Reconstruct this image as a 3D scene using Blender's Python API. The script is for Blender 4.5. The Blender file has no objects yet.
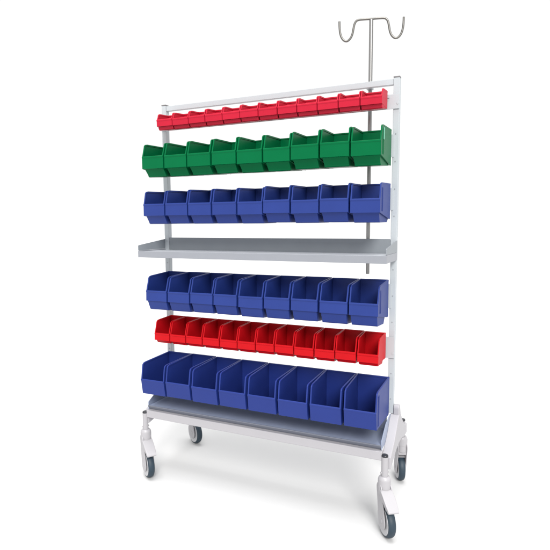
import bpy, bmesh, math, random
from mathutils import Vector, Matrix

S = bpy.context.scene
COL = S.collection
PI = math.pi

# ------------------------------------------------------------------ materials
def mat(name, color, rough=0.4, metallic=0.0, noise=0.06, nscale=18.0, bump=0.0, bscale=400.0,
        spec=0.5, coat=0.0, rvar=0.06, ovar=0.02):
    m = bpy.data.materials.new(name)
    m.use_nodes = True
    nt = m.node_tree
    b = nt.nodes['Principled BSDF']
    b.inputs['Metallic'].default_value = metallic
    b.inputs['Specular IOR Level'].default_value = spec
    b.inputs['Coat Weight'].default_value = coat
    tc = nt.nodes.new('ShaderNodeTexCoord')
    oi = nt.nodes.new('ShaderNodeObjectInfo')
    add = nt.nodes.new('ShaderNodeVectorMath'); add.operation = 'ADD'
    mulv = nt.nodes.new('ShaderNodeVectorMath'); mulv.operation = 'SCALE'
    mulv.inputs['Scale'].default_value = 7.3
    nt.links.new(oi.outputs['Location'], mulv.inputs[0])
    nt.links.new(tc.outputs['Object'], add.inputs[0])
    nt.links.new(mulv.outputs[0], add.inputs[1])
    n = nt.nodes.new('ShaderNodeTexNoise')
    n.inputs['Scale'].default_value = nscale
    n.inputs['Detail'].default_value = 3.0
    nt.links.new(add.outputs[0], n.inputs['Vector'])
    mr = nt.nodes.new('ShaderNodeMapRange')
    mr.inputs['To Min'].default_value = 1.0 - noise
    mr.inputs['To Max'].default_value = 1.0 + noise
    nt.links.new(n.outputs['Fac'], mr.inputs['Value'])
    vr = nt.nodes.new('ShaderNodeMapRange')
    vr.inputs['To Min'].default_value = 1.0 - ovar
    vr.inputs['To Max'].default_value = 1.0 + ovar
    nt.links.new(oi.outputs['Random'], vr.inputs['Value'])
    vm = nt.nodes.new('ShaderNodeMath'); vm.operation = 'MULTIPLY'
    nt.links.new(mr.outputs[0], vm.inputs[0])
    nt.links.new(vr.outputs[0], vm.inputs[1])
    mx = nt.nodes.new('ShaderNodeVectorMath'); mx.operation = 'SCALE'
    mx.inputs[0].default_value = color
    nt.links.new(vm.outputs[0], mx.inputs['Scale'])
    nt.links.new(mx.outputs[0], b.inputs['Base Color'])
    rr = nt.nodes.new('ShaderNodeMapRange')
    rr.inputs['To Min'].default_value = max(0.02, rough - rvar)
    rr.inputs['To Max'].default_value = rough + rvar
    nt.links.new(n.outputs['Fac'], rr.inputs['Value'])
    nt.links.new(rr.outputs[0], b.inputs['Roughness'])
    if bump:
        n2 = nt.nodes.new('ShaderNodeTexNoise')
        n2.inputs['Scale'].default_value = bscale
        n2.inputs['Detail'].default_value = 2.0
        nt.links.new(tc.outputs['Object'], n2.inputs['Vector'])
        bp = nt.nodes.new('ShaderNodeBump')
        bp.inputs['Strength'].default_value = bump
        bp.inputs['Distance'].default_value = 0.0006
        nt.links.new(n2.outputs['Fac'], bp.inputs['Height'])
        nt.links.new(bp.outputs[0], b.inputs['Normal'])
    return m

M = {
    'red_pink': mat('red_moulded_plastic_cool', (0.440, 0.009, 0.030), 0.44, bump=0.25, spec=.18, noise=0.08, nscale=14),
    'red':      mat('red_moulded_plastic', (0.440, 0.004, 0.008), 0.42, bump=0.25, spec=.12, noise=0.08, nscale=14),
    'green':    mat('green_moulded_plastic', (0.0001, 0.110, 0.036), 0.34, bump=0.25, spec=.08, noise=0.09, nscale=11),
    'blue':     mat('blue_moulded_plastic', (0.0135, 0.032, 0.178), 0.46, bump=0.25, spec=.26, noise=0.09, nscale=11),
    'blue_big': mat('deep_blue_moulded_plastic', (0.0130, 0.029, 0.174), 0.46, bump=0.25, spec=.26, noise=0.09, nscale=9),
    'pale_green':      mat('pale_green_plastic', (0.10, 0.36, 0.24), 0.3),
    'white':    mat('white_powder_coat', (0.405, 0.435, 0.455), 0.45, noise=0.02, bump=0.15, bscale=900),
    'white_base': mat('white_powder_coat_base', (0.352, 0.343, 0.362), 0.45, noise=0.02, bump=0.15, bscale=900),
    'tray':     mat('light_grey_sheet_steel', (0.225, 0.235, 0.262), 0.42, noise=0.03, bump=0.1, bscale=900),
    'deck':     mat('lightened_sheet_steel_deck', (0.50, 0.52, 0.55), 0.38, noise=0.03, bump=0.1, bscale=900),  # tray steel, lightened in colour to offset shade on the shelf floor
    'upstand':  mat('grey_sheet_steel', (0.215, 0.235, 0.255), 0.5, noise=0.04, bump=0.1, bscale=900),
    'lowedge':  mat('blue_grey_folded_edge_darkened', (0.135, 0.145, 0.18), 0.5, noise=0.04),  # bottom tray steel, darkened in colour to offset light the lip catches
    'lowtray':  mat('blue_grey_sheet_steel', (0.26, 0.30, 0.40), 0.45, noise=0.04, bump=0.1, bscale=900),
    'steel':    mat('polished_stainless_steel', (0.30, 0.295, 0.29), 0.40, metallic=1.0, noise=0.01, rvar=.01),
    'hook':     mat('bent_stainless_rod', (0.17, 0.165, 0.155), 0.42, metallic=1.0, noise=0.01, rvar=.01),
    'cap':      mat('black_plastic_plug', (0.012, 0.013, 0.018), 0.35),
    'greycap':  mat('grey_plastic_plug', (0.17, 0.165, 0.17), 0.5),
    'hole':     mat('shadowed_hole_steel', (0.24, 0.25, 0.27), 0.6),
    'tyre':     mat('slate_blue_rubber', (0.012, 0.028, 0.044), 0.55, noise=0.10, nscale=40, bump=0.3),
    'hub':      mat('white_nylon_wheel', (0.44, 0.44, 0.455), 0.4, noise=0.02),
    'castor':   mat('white_castor_plastic', (0.335, 0.327, 0.342), 0.38, noise=0.02),
    'gasket':   mat('dark_thread_guard', (0.03, 0.03, 0.035), 0.6),
    'screw':    mat('zinc_screw', (0.30, 0.30, 0.31), 0.4, metallic=1.0),
}

# ------------------------------------------------------------------ mesh helpers
def new():
    return bmesh.new()

def merge(dst, src):
    me = bpy.data.meshes.new('tmp')
    src.to_mesh(me); src.free()
    dst.from_mesh(me)
    bpy.data.meshes.remove(me)

def bev(bm, w, seg=2, angle=25):
    bm.normal_update()
    es = [e for e in bm.edges if len(e.link_faces) == 2 and e.calc_face_angle(0) > math.radians(angle)]
    if es and w > 0:
        bmesh.ops.bevel(bm, geom=es, offset=w, segments=seg, profile=0.5, affect='EDGES', clamp_overlap=True)

def box(dst, x0, x1, y0, y1, z0, z1, b=0.0, seg=2, mi=0):
    t = new()
    bmesh.ops.create_cube(t, size=1.0)
    for v in t.verts:
        v.co = Vector((x0 + (v.co.x + .5) * (x1 - x0), y0 + (v.co.y + .5) * (y1 - y0), z0 + (v.co.z + .5) * (z1 - z0)))
    bev(t, b, seg)
    for f in t.faces: f.material_index = mi
    merge(dst, t)

def prism(dst, poly, axis, a0, a1, b=0.0, seg=2, mi=0):
    """extrude a polygon of 2D points. axis 'x': points are (y,z); 'y': (x,z); 'z': (x,y)"""
    t = new()
    def P(p, a):
        if axis == 'x': return (a, p[0], p[1])
        if axis == 'y': return (p[0], a, p[1])
        return (p[0], p[1], a)
    A = [t.verts.new(P(p, a0)) for p in poly]
    B = [t.verts.new(P(p, a1)) for p in poly]
    t.faces.new(A); t.faces.new(list(reversed(B)))
    n = len(poly)
    for i in range(n):
        t.faces.new((A[i], B[i], B[(i + 1) % n], A[(i + 1) % n]))
    bmesh.ops.recalc_face_normals(t, faces=t.faces)
    bev(t, b, seg)
    for f in t.faces: f.material_index = mi
    merge(dst, t)

def lathe(dst, prof, axis='z', org=(0, 0, 0), seg=32, mi=0, closed=False):
    """prof: list of (radius, height). axis z or y"""
    t = new()
    rings = []
    for r, h in prof:
        ring = []
        for k in range(seg):
            a = 2 * PI * k / seg
            c, s = r * math.cos(a), r * math.sin(a)
            p = (c, s, h) if axis == 'z' else (c, h, s)
            ring.append(t.verts.new((p[0] + org[0], p[1] + org[1], p[2] + org[2])))
        rings.append(ring)
    n = len(rings)
    for i in range(n if closed else n - 1):
        a, b = rings[i], rings[(i + 1) % n]
        for k in range(seg):
            t.faces.new((a[k], a[(k + 1) % seg], b[(k + 1) % seg], b[k]))
    if not closed:
        t.faces.new(rings[0]); t.faces.new(rings[-1])
    bmesh.ops.remove_doubles(t, verts=t.verts, dist=1e-7)
    bmesh.ops.recalc_face_normals(t, faces=t.faces)
    for f in t.faces: f.material_index = mi; f.smooth = True
    merge(dst, t)

def tube(dst, pts, r, seg=12, mi=0):
    t = new()
    pts = [Vector(p) for p in pts]
    rings = []
    up = None
    for i, p in enumerate(pts):
        d = (pts[min(i + 1, len(pts) - 1)] - pts[max(i - 1, 0)]).normalized()
        if up is None:
            up = Vector((0, 1, 0)) if abs(d.y) < .9 else Vector((1, 0, 0))
        side = d.cross(up).normalized()
        up = side.cross(d).normalized()
        rings.append([t.verts.new(p + (side * math.cos(2 * PI * k / seg) + up * math.sin(2 * PI * k / seg)) * r) for k in range(seg)])
    for a, b in zip(rings[:-1], rings[1:]):
        for k in range(seg):
            t.faces.new((a[k], a[(k + 1) % seg], b[(k + 1) % seg], b[k]))
    t.faces.new(rings[0]); t.faces.new(rings[-1])
    bmesh.ops.recalc_face_normals(t, faces=t.faces)
    for f in t.faces: f.material_index = mi
    merge(dst, t)

def smooth_path(pts, n=8):
    out = []
    P = [Vector(p) for p in pts]
    for i in range(len(P) - 1):
        p0, p1, p2, p3 = P[max(i - 1, 0)], P[i], P[i + 1], P[min(i + 2, len(P) - 1)]
        for k in range(n):
            t = k / n
            out.append(0.5 * ((2 * p1) + (p2 - p0) * t + (2 * p0 - 5 * p1 + 4 * p2 - p3) * t * t + (3 * p1 - p0 - 3 * p2 + p3) * t ** 3))
    out.append(P[-1])
    return out

def obj(name, bm, mats, parent=None, smooth=True):
    me = bpy.data.meshes.new(name)
    bm.normal_update()
    bm.to_mesh(me); bm.free()
    for m in (mats if isinstance(mats, (list, tuple)) else [mats]):
        me.materials.append(m)
    if smooth:
        for p in me.polygons: p.use_smooth = True
        try:
            me.set_sharp_from_angle(angle=math.radians(32))
        except Exception:
            pass
    o = bpy.data.objects.new(name, me)
    COL.objects.link(o)
    if smooth:
        wn = o.modifiers.new('weighted_normals', 'WEIGHTED_NORMAL')
        wn.keep_sharp = True; wn.weight = 80
    if parent: o.parent = parent
    return o

def thing(name, label, cat, loc=(0, 0, 0), rotz=0.0, group=None):
    o = bpy.data.objects.new(name, None)
    o.empty_display_size = 0.05
    COL.objects.link(o)
    o.location = loc; o.rotation_euler = (0, 0, rotz)
    o['label'] = label; o['category'] = cat
    if group: o['group'] = group
    return o

def part(name, parent, loc=(0, 0, 0), rotz=0.0):
    o = bpy.data.objects.new(name, None)
    o.empty_display_size = 0.03
    COL.objects.link(o)
    o.parent = parent; o.location = loc; o.rotation_euler = (0, 0, rotz)
    return o

def dup(root, loc, label, rotz=None):
    r = root.copy(); COL.objects.link(r)
    r.location = loc; r['label'] = label
    if rotz is not None: r.rotation_euler = (0, 0, rotz)
    for ch in list(root.children):
        c = ch.copy(); COL.objects.link(c); c.parent = r
        for g in list(ch.children):
            d = g.copy(); COL.objects.link(d); d.parent = c
    return r

# ------------------------------------------------------------------ the setting
fb = new()
R = 60.0
vs = [fb.verts.new((x, y, 0)) for x, y in ((-R, -R), (R, -R), (R, R), (-R, R))]
fb.faces.new(vs)
FLOOR = mat('white_studio_floor', (0.54, 0.54, 0.54), 0.8, noise=0.01, nscale=3, spec=0.1)
floor = obj('floor', fb, FLOOR, smooth=False)
floor['kind'] = 'structure'

# ------------------------------------------------------------------ the trolley
trolley = thing('bin_trolley', 'tall white wheeled trolley frame with grey shelves and a chrome drip hook pole behind', 'trolley')

PW = 0.026      # post section
def add_post(sx):
    bm = new()
    x0 = -0.600 if sx < 0 else 0.600 - PW
    box(bm, x0, x0 + PW, 0.0, PW + .002, 0.4335, 1.874, 0.002)
    xc = x0 + PW * (.5 if sx < 0 else .5)
    z = 1.7592
    while z > .47:
        for zz in (z,):
            t = new()
            bmesh.ops.create_cone(t, cap_ends=True, segments=14, radius1=.0027, radius2=.0027, depth=.0012)
            for v in t.verts: v.co = Vector((v.co.x + xc, v.co.z - 0.0003, v.co.y + zz))
            for f in t.faces: f.material_index = 1
            merge(bm, t)
        z -= 0.1146
    p = obj('post', bm, [M['white'], M['hole']], trolley)
    c = new()
    box(c, x0 - .0006, x0 + PW + .0006, -.0006, PW + .0026, 1.8742, 1.8800, .0015)
    obj('post_cap', c, M['greycap'], p)
add_post(-1); add_post(1)

# top cross bar
bm = new()
box(bm, -0.5738, 0.5738, 0.003, 0.023, 1.8470, 1.8715, 0.002)
obj('top_bar', bm, M['white'], trolley)

# hanging rails behind every row of bins
RIM = {'r1': 1.819, 'r2': 1.661, 'r3': 1.438, 'r4': 1.029, 'r6': 0.797, 'r7': 0.601}
for k, (zt, zb) in {'r1': (1.806, 1.7465), 'r2': (1.642, 1.549), 'r3': (1.420, 1.326), 'r4': (1.010, 0.905), 'r6': (0.778, 0.6835), 'r7': (0.580, 0.480)}.items():
    bm = new()
    xe = .6004 if k in ('r1', 'r6') else .5815
    box(bm, -xe, xe, -0.0055, -0.0015, zb, zt, 0.0008)
    box(bm, -0.5600, 0.5600, -0.0100, -0.0057, zt - .014, zt - .0007, 0.0012)      # folded hanging lip
    for sx in ((-1, 1) if xe > .59 else ()):
        lathe(bm, [(.0045, -.0072), (.0045, -.0058)], 'y', (sx * .5935, 0, zb + .022), 14)
    obj('hanging_rail', bm, M['white'], trolley)

# middle shelf: tray, raised back and sloping side walls
def side_poly(zf, zbk, zlow, yf, yb):
    return [(yf, zlow), (yf, zf), (yf + .006, zf + .0015), (yb, zbk), (yb, zlow)]
sh = part('shelf', trolley)
bm = new()
box(bm, -.5968, .5968, -.2140, -.0012, 1.1375, 1.1405, .0006, mi=1)
box(bm, -.6005, .6005, -.2170, -.2142, 1.1120, 1.1425, .0012)                # front fascia
for sx in (-1, 1):
    a, b = sorted((sx * .5972, sx * .6005))
    box(bm, a, b, -.2138, .0180, 1.1120, 1.1455, .0008)
box(bm, -.5725, .5725, .0010, .0040, 1.1120, 1.1385, .0006)
obj('tray', bm, [M['tray'], M['deck']], sh)
for sx in (-1, 1):
    bm = new()
    a, b = sorted((sx * .5975, sx * .6002))
    prism(bm, [(-.2160, 1.1460), (-.2160, 1.1685), (-.2135, 1.1710), (.0150, 1.1985), (.0180, 1.1960), (.0180, 1.1460)], 'x', a, b, .0005)
    obj('side_wall', bm, M['upstand'], sh)
bm = new()
prism(bm, [(-.5730, 1.1390), (-.5730, 1.2040), (.5690, 1.2040), (.5722, 1.2028), (.5735, 1.2000), (.5735, 1.1390)], 'y', .0042, .0068, .0005)
obj('back_wall', bm, M['upstand'], sh)

# bottom shelf
sh2 = part('shelf', trolley)
bm = new()
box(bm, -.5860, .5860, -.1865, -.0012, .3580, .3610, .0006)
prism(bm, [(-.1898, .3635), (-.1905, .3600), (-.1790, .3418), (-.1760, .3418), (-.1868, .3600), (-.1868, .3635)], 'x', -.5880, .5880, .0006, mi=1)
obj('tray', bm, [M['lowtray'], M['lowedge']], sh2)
for sx in (-1, 1):
    bm = new()
    a, b = sorted((sx * .5864, sx * .5893))
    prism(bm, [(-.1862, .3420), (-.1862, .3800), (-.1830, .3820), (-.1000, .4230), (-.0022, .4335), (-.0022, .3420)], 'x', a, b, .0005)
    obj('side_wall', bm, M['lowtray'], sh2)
bm = new()
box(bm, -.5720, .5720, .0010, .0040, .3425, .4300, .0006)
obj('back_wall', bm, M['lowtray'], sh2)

# base frame: front rail, and one arched arm at each end
bm = new()
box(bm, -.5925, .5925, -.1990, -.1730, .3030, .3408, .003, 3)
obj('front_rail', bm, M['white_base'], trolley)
YF, YB = -.193, .235
for sx in (-1, 1):
    bm = new()
    poly = [(YF + .006, .266), (YF + .006, .318), (-.150, .334), (-.105, .354), (-.060, .386), (-.0305, .415), (-.0015, .4325),
            (.0295, .4330), (.050, .420), (.085, .385), (.115, .358), (.150, .336), (.185, .320),
            (YB - .006, .312), (YB - .006, .262), (.150, .272), (.090, .290), (.020, .298), (-.060, .294), (-.120, .280)]
    a, b = sorted((sx * .5885, sx * .6270))
    prism(bm, poly, 'x', a, b, .004, 3)
    # outer cheek that holds the foot of the post
    ck = [(-.0040, .395), (-.0040, .462), (.0010, .4715), (.0080, .4740), (.0200, .4735), (.0275, .468), (.0340, .452), (.0480, .420), (.0620, .395), (.0600, .350), (.0100, .350)]
    a, b = sorted((sx * .6006, sx * .6262))
    prism(bm, ck, 'x', a, b, .004, 3)
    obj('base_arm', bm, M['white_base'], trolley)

# ------------------------------------------------------------------ castors
def castor(x, y, ztop, direction, trail, brake, front):
    ang = math.atan2(direction[1], direction[0])
    c = part('castor', trolley, (x, y, 0), ang)
    rw = .0655
    # stem tube
    bm = new()
    lathe(bm, [(.0137, .236), (.0137, ztop - .006), (.0130, ztop - .0045)], 'z')
    for s in (-1, 1):                                               # clamp screws
        lathe(bm, [(.0040, s * .0132), (.0040, s * .0172), (.0030, s * .0180)] if s > 0 else [(.0030, -.0180), (.0040, -.0172), (.0040, -.0132)], 'y', (0, 0, .2535), 12)
    obj('stem', bm, M['castor'], c)
    bm = new()
    lathe(bm, [(.0139, ztop - .0058), (.0139, ztop - .001), (.0120, ztop + .0018), (.006, ztop + .0026), (.0, ztop + .0028)], 'z')
    obj('end_cap', bm, M['cap'], c)
    # housing: swivel head that spreads into two cheeks beside the wheel
    bm = new()
    lathe(bm, [(.0145, .2395), (.0170, .2395), (.0215, .2365), (.0250, .2310), (.0264, .2240), (.0266, .180), (.0260, .168), (.0235, .162)], 'z', seg=36)
    lathe(bm, [(.0272, .1955), (.0272, .1930)], 'z', seg=36)
    A = Vector((0, .186)); ra = .0262; B = Vector((trail, rw)); rb = .0330
    d = B - A; L = d.length; th0 = math.atan2(d.y, d.x); be = math.acos((ra - rb) / L)
    ck = []
    for k in range(11):
        t = th0 + be + (2 * PI - 2 * be) * k / 10
        ck.append((A.x + ra * math.cos(t), A.y + ra * math.sin(t)))
    for k in range(25):
        t = th0 - be + 2 * be * k / 24
        ck.append((B.x + rb * math.cos(t), B.y + rb * math.sin(t)))
    for s in (-1, 1):
        a, b = sorted((s * .0188, s * .0236))
        prism(bm, ck, 'y', a, b, .0020, 2)
    t0, t1 = (128, 60) if brake else (118, 74)
    ar = [(trail + (rw + .004) * math.cos(math.radians(t0 + (t1 - t0) * k / 12)), rw + (rw + .004) * math.sin(math.radians(t0 + (t1 - t0) * k / 12))) for k in range(13)]
    ar2 = [(trail + (rw + .008) * math.cos(math.radians(t0 + (t1 - t0) * k / 12)), rw + (rw + .008) * math.sin(math.radians(t0 + (t1 - t0) * k / 12))) for k in range(13)]
    prism(bm, ar + list(reversed(ar2)), 'y', -.0186, .0186, 0)
    box(bm, -.018, .022, -.0185, .0185, .1480, .1705, .003)
    lathe(bm, [(.0085, -.0252), (.0098, -.0242), (.0098, .0242), (.0085, .0252)], 'y', (trail, 0, rw), 20)
    obj('fork', bm, M['castor'], c)
    # wheel
    bm = new()
    prof = []
    for k in range(17):
        a = PI * k / 16
        prof.append((rw - .0095 + .0095 * math.sin(a) ** .8, -.0158 * math.cos(a)))
    lathe(bm, [(.0500, -.0150)] + prof + [(.0500, .0150)], 'y', (trail, 0, rw), 64, closed=True)
    obj('tyre', bm, M['tyre'], c)
    bm = new()
    lathe(bm, [(.0, -.0168), (.012, -.0168), (.016, -.0150), (.040, -.0140), (.0490, -.0155), (.0535, -.0172), (.0548, -.0162), (.0548, .0162), (.0535, .0172), (.0470, .0155), (.040, .0140), (.016, .0150), (.012, .0168), (.0, .0168)],
          'y', (trail, 0, rw), 64)
    obj('wheel', bm, M['hub'], c)
    if brake:
        bm = new()
        ou = [(.016, .192), (.030, .1860), (.046, .1770), (.062, .1670), (.078, .1565), (.092, .1475), (.1000, .1405), (.1015, .1345), (.0975, .1305)]
        inn = [(.0910, .1320), (.078, .1390), (.062, .1460), (.046, .1500), (.030, .1530), (.016, .1540)]
        ts = new()
        prism(ts, ou + inn, 'y', -.0255, .0255, .0050, 3)
        for v in ts.verts:                                          # pedal narrows towards its tip
            k = max(0, (v.co.x - .07) / .045)
            v.co.y *= 1 - .20 * min(1, k)
        merge(bm, ts)
        obj('brake_pedal', bm, M['castor'], c)
    return c
castor(.604, YF, .3275, (.55, -.835), .031, True, True)
castor(-.604, YF, .3295, (.81, -.59), .030, True, True)
castor(.604, YB, .3220, (-.36, .93), .034, False, False)
castor(-.604, YB, .3220, (.86, -.51), .030, False, False)

# ------------------------------------------------------------------ drip pole with double hook
px, py = .4655, .047
pole = part('hook_pole', trolley, (px, py, 0))
bm = new()
lathe(bm, [(.0072, 1.0455), (.0085, 1.0465), (.0085, 1.4300), (.0085, 2.1400), (.006, 2.1415)], 'z', seg=24)
obj('rod', bm, M['steel'], pole)
bm = new()
half = [(0, 0), (.030, 0), (.052, -.0005), (.0625, -.0045), (.0700, -.0150), (.0745, -.0330), (.0790, -.0560), (.0870, -.0740), (.1000, -.0850), (.1130, -.0835), (.1240, -.0720), (.1310, -.0540), (.1345, -.0300), (.1355, -.0020)]
pts = smooth_path([(-a, 0, b) for a, b in reversed(half)] + [(a, 0, b) for a, b in half[1:]], 5)
tube(bm, pts, .0046, 14)
hk = obj('double_hook', bm, M['hook'], pole)
hk.location = (0, 0, 2.1435); hk.rotation_euler = (0, 0, math.radians(14))
for zc in (1.8555, 1.1250):
    bm = new()
    box(bm, -.013, .013, -.0225 if zc > 1.5 else -.0425, .0105, zc - .008, zc + .008, .002)
    obj('clamp', bm, M['white'], pole)

# ------------------------------------------------------------------ storage bins
def bin_proto(name, D, wb, wf, rim_f, lip, crease, rear, foot_f, foot_r, material, ribs=True, foot_in=.010, label='', group='', wall=.0032, flange=.0055, lowtaper=.002, foot_off=.010):
    """origin: middle of the back, at the rim. y runs forward (negative), z down.
    rim_f/lip/crease/...: (y, z) points of the side view"""
    root = thing(name, label, 'storage bin', group=group)
    def hw(y): return (wb + (wf - wb) * min(1.0, max(0, -y / D))) * .5
    def taper(bm):
        for v in bm.verts: v.co.x *= hw(v.co.y)
        return bm
    n = 2.0 / (wb + wf)             # converts metres of x to the unit half width (approx.)
    k = n * 2.0
    w = wall * k
    YBK = -.0125
    # ---- body
    bm = new()
    off = .0016
    side = [(YBK, -.001), (rim_f[0] + .024, rim_f[1] * .80), (rim_f[0] + .010, rim_f[1] - .001), (rim_f[0] + .003, rim_f[1] - .007), (rim_f[0] + .0005, rim_f[1] - .018),
            (lip[0] + off + .0005, lip[1]), (crease[0] + off + .001, crease[1]), (rear[0], rear[1]), (YBK, rear[1])]
    for s in (-1, 1):
        a, b = sorted((s * 1.0, s * (1.0 - w)))
        prism(bm, side, 'x', a, b, .0)
    # thickened rim along top and front of the side walls
    path = side[:6]
    for s in (-1, 1):
        inner = []
        for i, p in enumerate(path):
            p0 = Vector(path[max(i - 1, 0)]); p1 = Vector(path[min(i + 1, len(path) - 1)])
            d = (p1 - p0).normalized(); nn = Vector((d.y, -d.x))
            if nn.dot(Vector((1, -1))) < 0: nn = -nn
            inner.append((p[0] + nn.x * .0060, p[1] + nn.y * .0060))
        outer = []
        for i, p in enumerate(path):
            p0 = Vector(path[max(i - 1, 0)]); p1 = Vector(path[min(i + 1, len(path) - 1)])
            d = (p1 - p0).normalized(); nn = Vector((d.y, -d.x))
            if nn.dot(Vector((1, -1))) < 0: nn = -nn
            outer.append((p[0] - nn.x * .0012, p[1] - nn.y * .0012))
        a, b = sorted((s * 1.006, s * (1.0 - flange * k)))
        prism(bm, outer + list(reversed(inner)), 'x', a, b, .0)
    # back wall, its rolled rim, and the floor
    box(bm, -1 + w, 1 - w, YBK - wall, YBK - .0001, rear[1] + .001, -.0012, 0)
    box(bm, -1 + w * .5, 1 - w * .5, YBK - .0055, -.0085, -.0060, .0004, .0)
    fl = [(crease[0] + .004, crease[1] + .0005), (crease[0] + .004, crease[1] + .0040), (YBK - wall, rear[1] + .0045), (YBK - wall, rear[1] + .0008)]
    prism(bm, fl, 'x', -1 + w, 1 - w, 0)
    if ribs:
        for s in (-1, 1):
            for yy in (lip[0] + .030, lip[0] + .044):
                a, b = sorted((s * .999, s * 1.022))
                box(bm, a, b, yy - .0016, yy + .0016, crease[1] * .97 + .002, rim_f[1] - .016, 0)
    taper(bm)
    bev(bm, .0007, 1, 40)
    obj('body', bm, material, root)
    # ---- front panel, with a rolled lip on top
    bm = new()
    th = .0042
    pf = [(lip[0] + .0005, lip[1] + .0018), (lip[0] - .0016, lip[1] - .0005), (lip[0] - .0016, lip[1] - .0060), (lip[0], lip[1] - .0085), (crease[0], crease[1]),
          (crease[0] + th, crease[1] - .0004), (lip[0] + th, lip[1] - .0070), (lip[0] + th + .001, lip[1] + .0006)]
    prism(bm, pf, 'x', -1.004, 1.004, 0)
    taper(bm)
    bev(bm, .0012, 2, 30)
    obj('front_panel', bm, material, root)
    # ---- stepped foot under the bin
    def zl(y):                                            # underside of the body
        t = (y - crease[0]) / (rear[0] - crease[0])
        return crease[1] + (rear[1] - crease[1]) * t
    yt0 = crease[0] + foot_off
    pr = [(yt0, zl(yt0) + .0024), (foot_f[0] - .004, foot_f[1] + .010), (foot_f[0], foot_f[1] + .002), (foot_f[0] + .006, foot_f[1]),
          (foot_r[0], foot_r[1]), (foot_r[0] + .014, zl(foot_r[0] + .014) + .0024)]
    bm = new()
    prism(bm, pr, 'x', -1 + foot_in * k, 1 - foot_in * k, 0)
    for v in bm.verts:
        if v.co.z < crease[1] - .006 and v.co.z < zl(v.co.y) - .006:
            v.co.x *= 1 - lowtaper * k
    taper(bm)
    bev(bm, .0020, 2, 25)
    obj('foot', bm, material, root)
    return root

ORD = ['first', 'second', 'third', 'fourth', 'fifth', 'sixth', 'seventh', 'eighth', 'ninth', 'tenth', 'eleventh', 'twelfth']
def nth(i, n):
    if i == 0: return 'leftmost'
    if i == n - 1: return 'rightmost'
    if i < (n + 1) / 2: return ORD[i] + ' from the left'
    return ORD[n - 1 - i] + ' from the right'

def row(proto, z, n, x0, x1, fmt, y=0.0, dz=lambda t: 0.0):
    p = (x1 - x0) / n
    out = []
    for i in range(n):
        rnd = random.Random(round(z * 1000) * 31 + i)
        loc = (x0 + p * (i + .5) + rnd.uniform(-.0003, .0003), y + rnd.uniform(-.0012, .0008), z + rnd.uniform(-.0010, .0008))
        rx, rz = math.radians(rnd.uniform(-.7, .5)), math.radians(rnd.uniform(-.22, .22))
        lab = fmt % nth(i, n)
        if i == 0:
            proto.location = loc; proto['label'] = lab; out.append(proto)
        else:
            out.append(dup(proto, loc, lab))
        out[-1].rotation_euler = (rx, 0, rz)
    return out

p1 = (1.104) / 12
a = bin_proto('storage_bin', .114, p1 - .0010, p1 - .0042, (-.105, -.0095), (-.1135, -.0400), (-.1125, -.0720), (-.022, -.0735), (-.0970, -.0880), (-.032, -.0755),
              M['red_pink'], ribs=False, foot_in=.0008, lowtaper=.0005, group='small red bins in the top row', wall=.0026, flange=.0042)
row(a, RIM['r1'], 12, -.5505, .5535, '%s small red bin in the top row, above the green bins')

p2 = 1.146 / 9
a = bin_proto('storage_bin', .205, p2 - .0010, p2 - .0075, (-.190, -.0100), (-.2045, -.0700), (-.2045, -.1275), (-.028, -.1490), (-.1680, -.1635), (-.040, -.1520),
              M['green'], foot_in=.0065, group='green bins in the second row')
G = row(a, RIM['r2'], 9, -.573, .573, '%s green bin in the row under the small red bins')
# raised pale green strip on the outer side of the last green bin
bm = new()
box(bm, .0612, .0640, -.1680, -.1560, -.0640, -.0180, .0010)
tb = obj('pale_strip', bm, M['pale_green'], G[-1])

a = bin_proto('storage_bin', .205, p2 - .0010, p2 - .0075, (-.192, -.0090), (-.2040, -.0700), (-.2045, -.1250), (-.028, -.1490), (-.1720, -.1640), (-.034, -.1620),
              M['blue'], foot_in=.0065, group='blue bins in the row above the middle shelf')
row(a, RIM['r3'], 9, -.573, .573, '%s blue bin in the row just above the middle shelf')

a = bin_proto('storage_bin', .205, p2 - .0010, p2 - .0085, (-.186, -.0120), (-.2035, -.0790), (-.2050, -.1290), (-.028, -.1610), (-.182, -.1745), (-.070, -.1830),
              M['blue'], group='blue bins in the row below the middle shelf', foot_in=.0045, foot_off=.0052)
row(a, RIM['r4'], 9, -.573, .573, '%s blue bin in the row just below the middle shelf')

p6 = 1.130 / 12
a = bin_proto('storage_bin', .156, p6 - .0010, p6 - .0058, (-.140, -.0060), (-.1550, -.0665), (-.1560, -.1020), (-.026, -.1120), (-.138, -.1190), (-.055, -.1270),
              M['red'], ribs=False, foot_in=.0035, foot_off=.0052, group='small red bins in the lower row', wall=.0028, flange=.0045)
row(a, RIM['r6'], 12, -.5650, .5650, '%s small red bin in the lower row, above the large blue bins')

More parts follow.
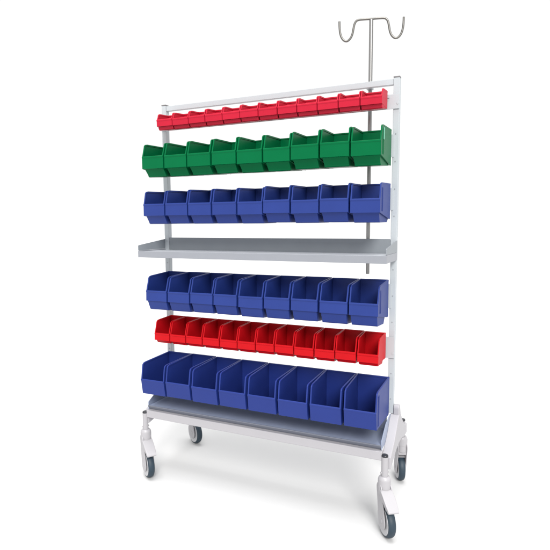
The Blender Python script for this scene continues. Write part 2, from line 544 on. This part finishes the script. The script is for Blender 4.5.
p7 = 1.168 / 8
a = bin_proto('storage_bin', .2505, p7 - .0012, p7 - .0125, (-.2400, -.0070), (-.2505, -.0830), (-.2400, -.1580), (-.028, -.1680), (-.2230, -.1665), (-.060, -.1760),
              M['blue_big'], group='large blue bins in the bottom row', foot_in=.008, wall=.0036, flange=.0060)
row(a, RIM['r7'], 8, -.584, .584, '%s large blue bin in the bottom row, above the grey tray')

# ------------------------------------------------------------------ camera (solved from the photograph)
cam_d = bpy.data.cameras.new('camera')
cam = bpy.data.objects.new('camera', cam_d)
COL.objects.link(cam)
Rv = Vector((0.9156501340917136, 0.4019627046673707, -0.00328876790286994)).normalized()
Uv = Vector((-0.03572109415591255, 0.08951448003867578, 0.9953447449480557)).normalized()
Uv = (Uv - Rv * Uv.dot(Rv)).normalized()
Bv = Rv.cross(Uv)
cam.matrix_world = Matrix(((Rv.x, Uv.x, Bv.x, 0.974997), (Rv.y, Uv.y, Bv.y, -2.147665), (Rv.z, Uv.z, Bv.z, 1.256039), (0, 0, 0, 1)))
cam_d.sensor_fit = 'HORIZONTAL'
cam_d.sensor_width = 36.0
cam_d.lens = 494.2594 / 550 * 36.0
cam_d.clip_start = .05
cam_d.clip_end = 500
S.camera = cam

# ------------------------------------------------------------------ studio light
w = bpy.data.worlds.new('World')
S.world = w
w.use_nodes = True
bg = w.node_tree.nodes['Background']
bg.inputs['Color'].default_value = (1, 1, 1, 1)
bg.inputs['Strength'].default_value = 1.02

def softbox(name, direction, energy, angle, color):
    d = bpy.data.lights.new(name, 'SUN')
    d.energy = energy; d.angle = math.radians(angle); d.color = color
    o = bpy.data.objects.new(name, d)
    COL.objects.link(o)
    o.location = -Vector(direction) * 4
    o.rotation_euler = Vector(direction).to_track_quat('-Z', 'Y').to_euler()
softbox('front_softbox', (-.42, .70, -.57), 3.25, 22, (1.0, .985, .96))
softbox('overhead_softbox', (-.06, .15, -1.0), 2.4, 30, (1.0, 1.0, 1.0))

S.view_settings.view_transform = 'Standard'
S.view_settings.look = 'None'
S.view_settings.exposure = 0
S.view_settings.gamma = 1
S.render.film_transparent = False
S.cycles.max_bounces = 8
S.cycles.diffuse_bounces = 4
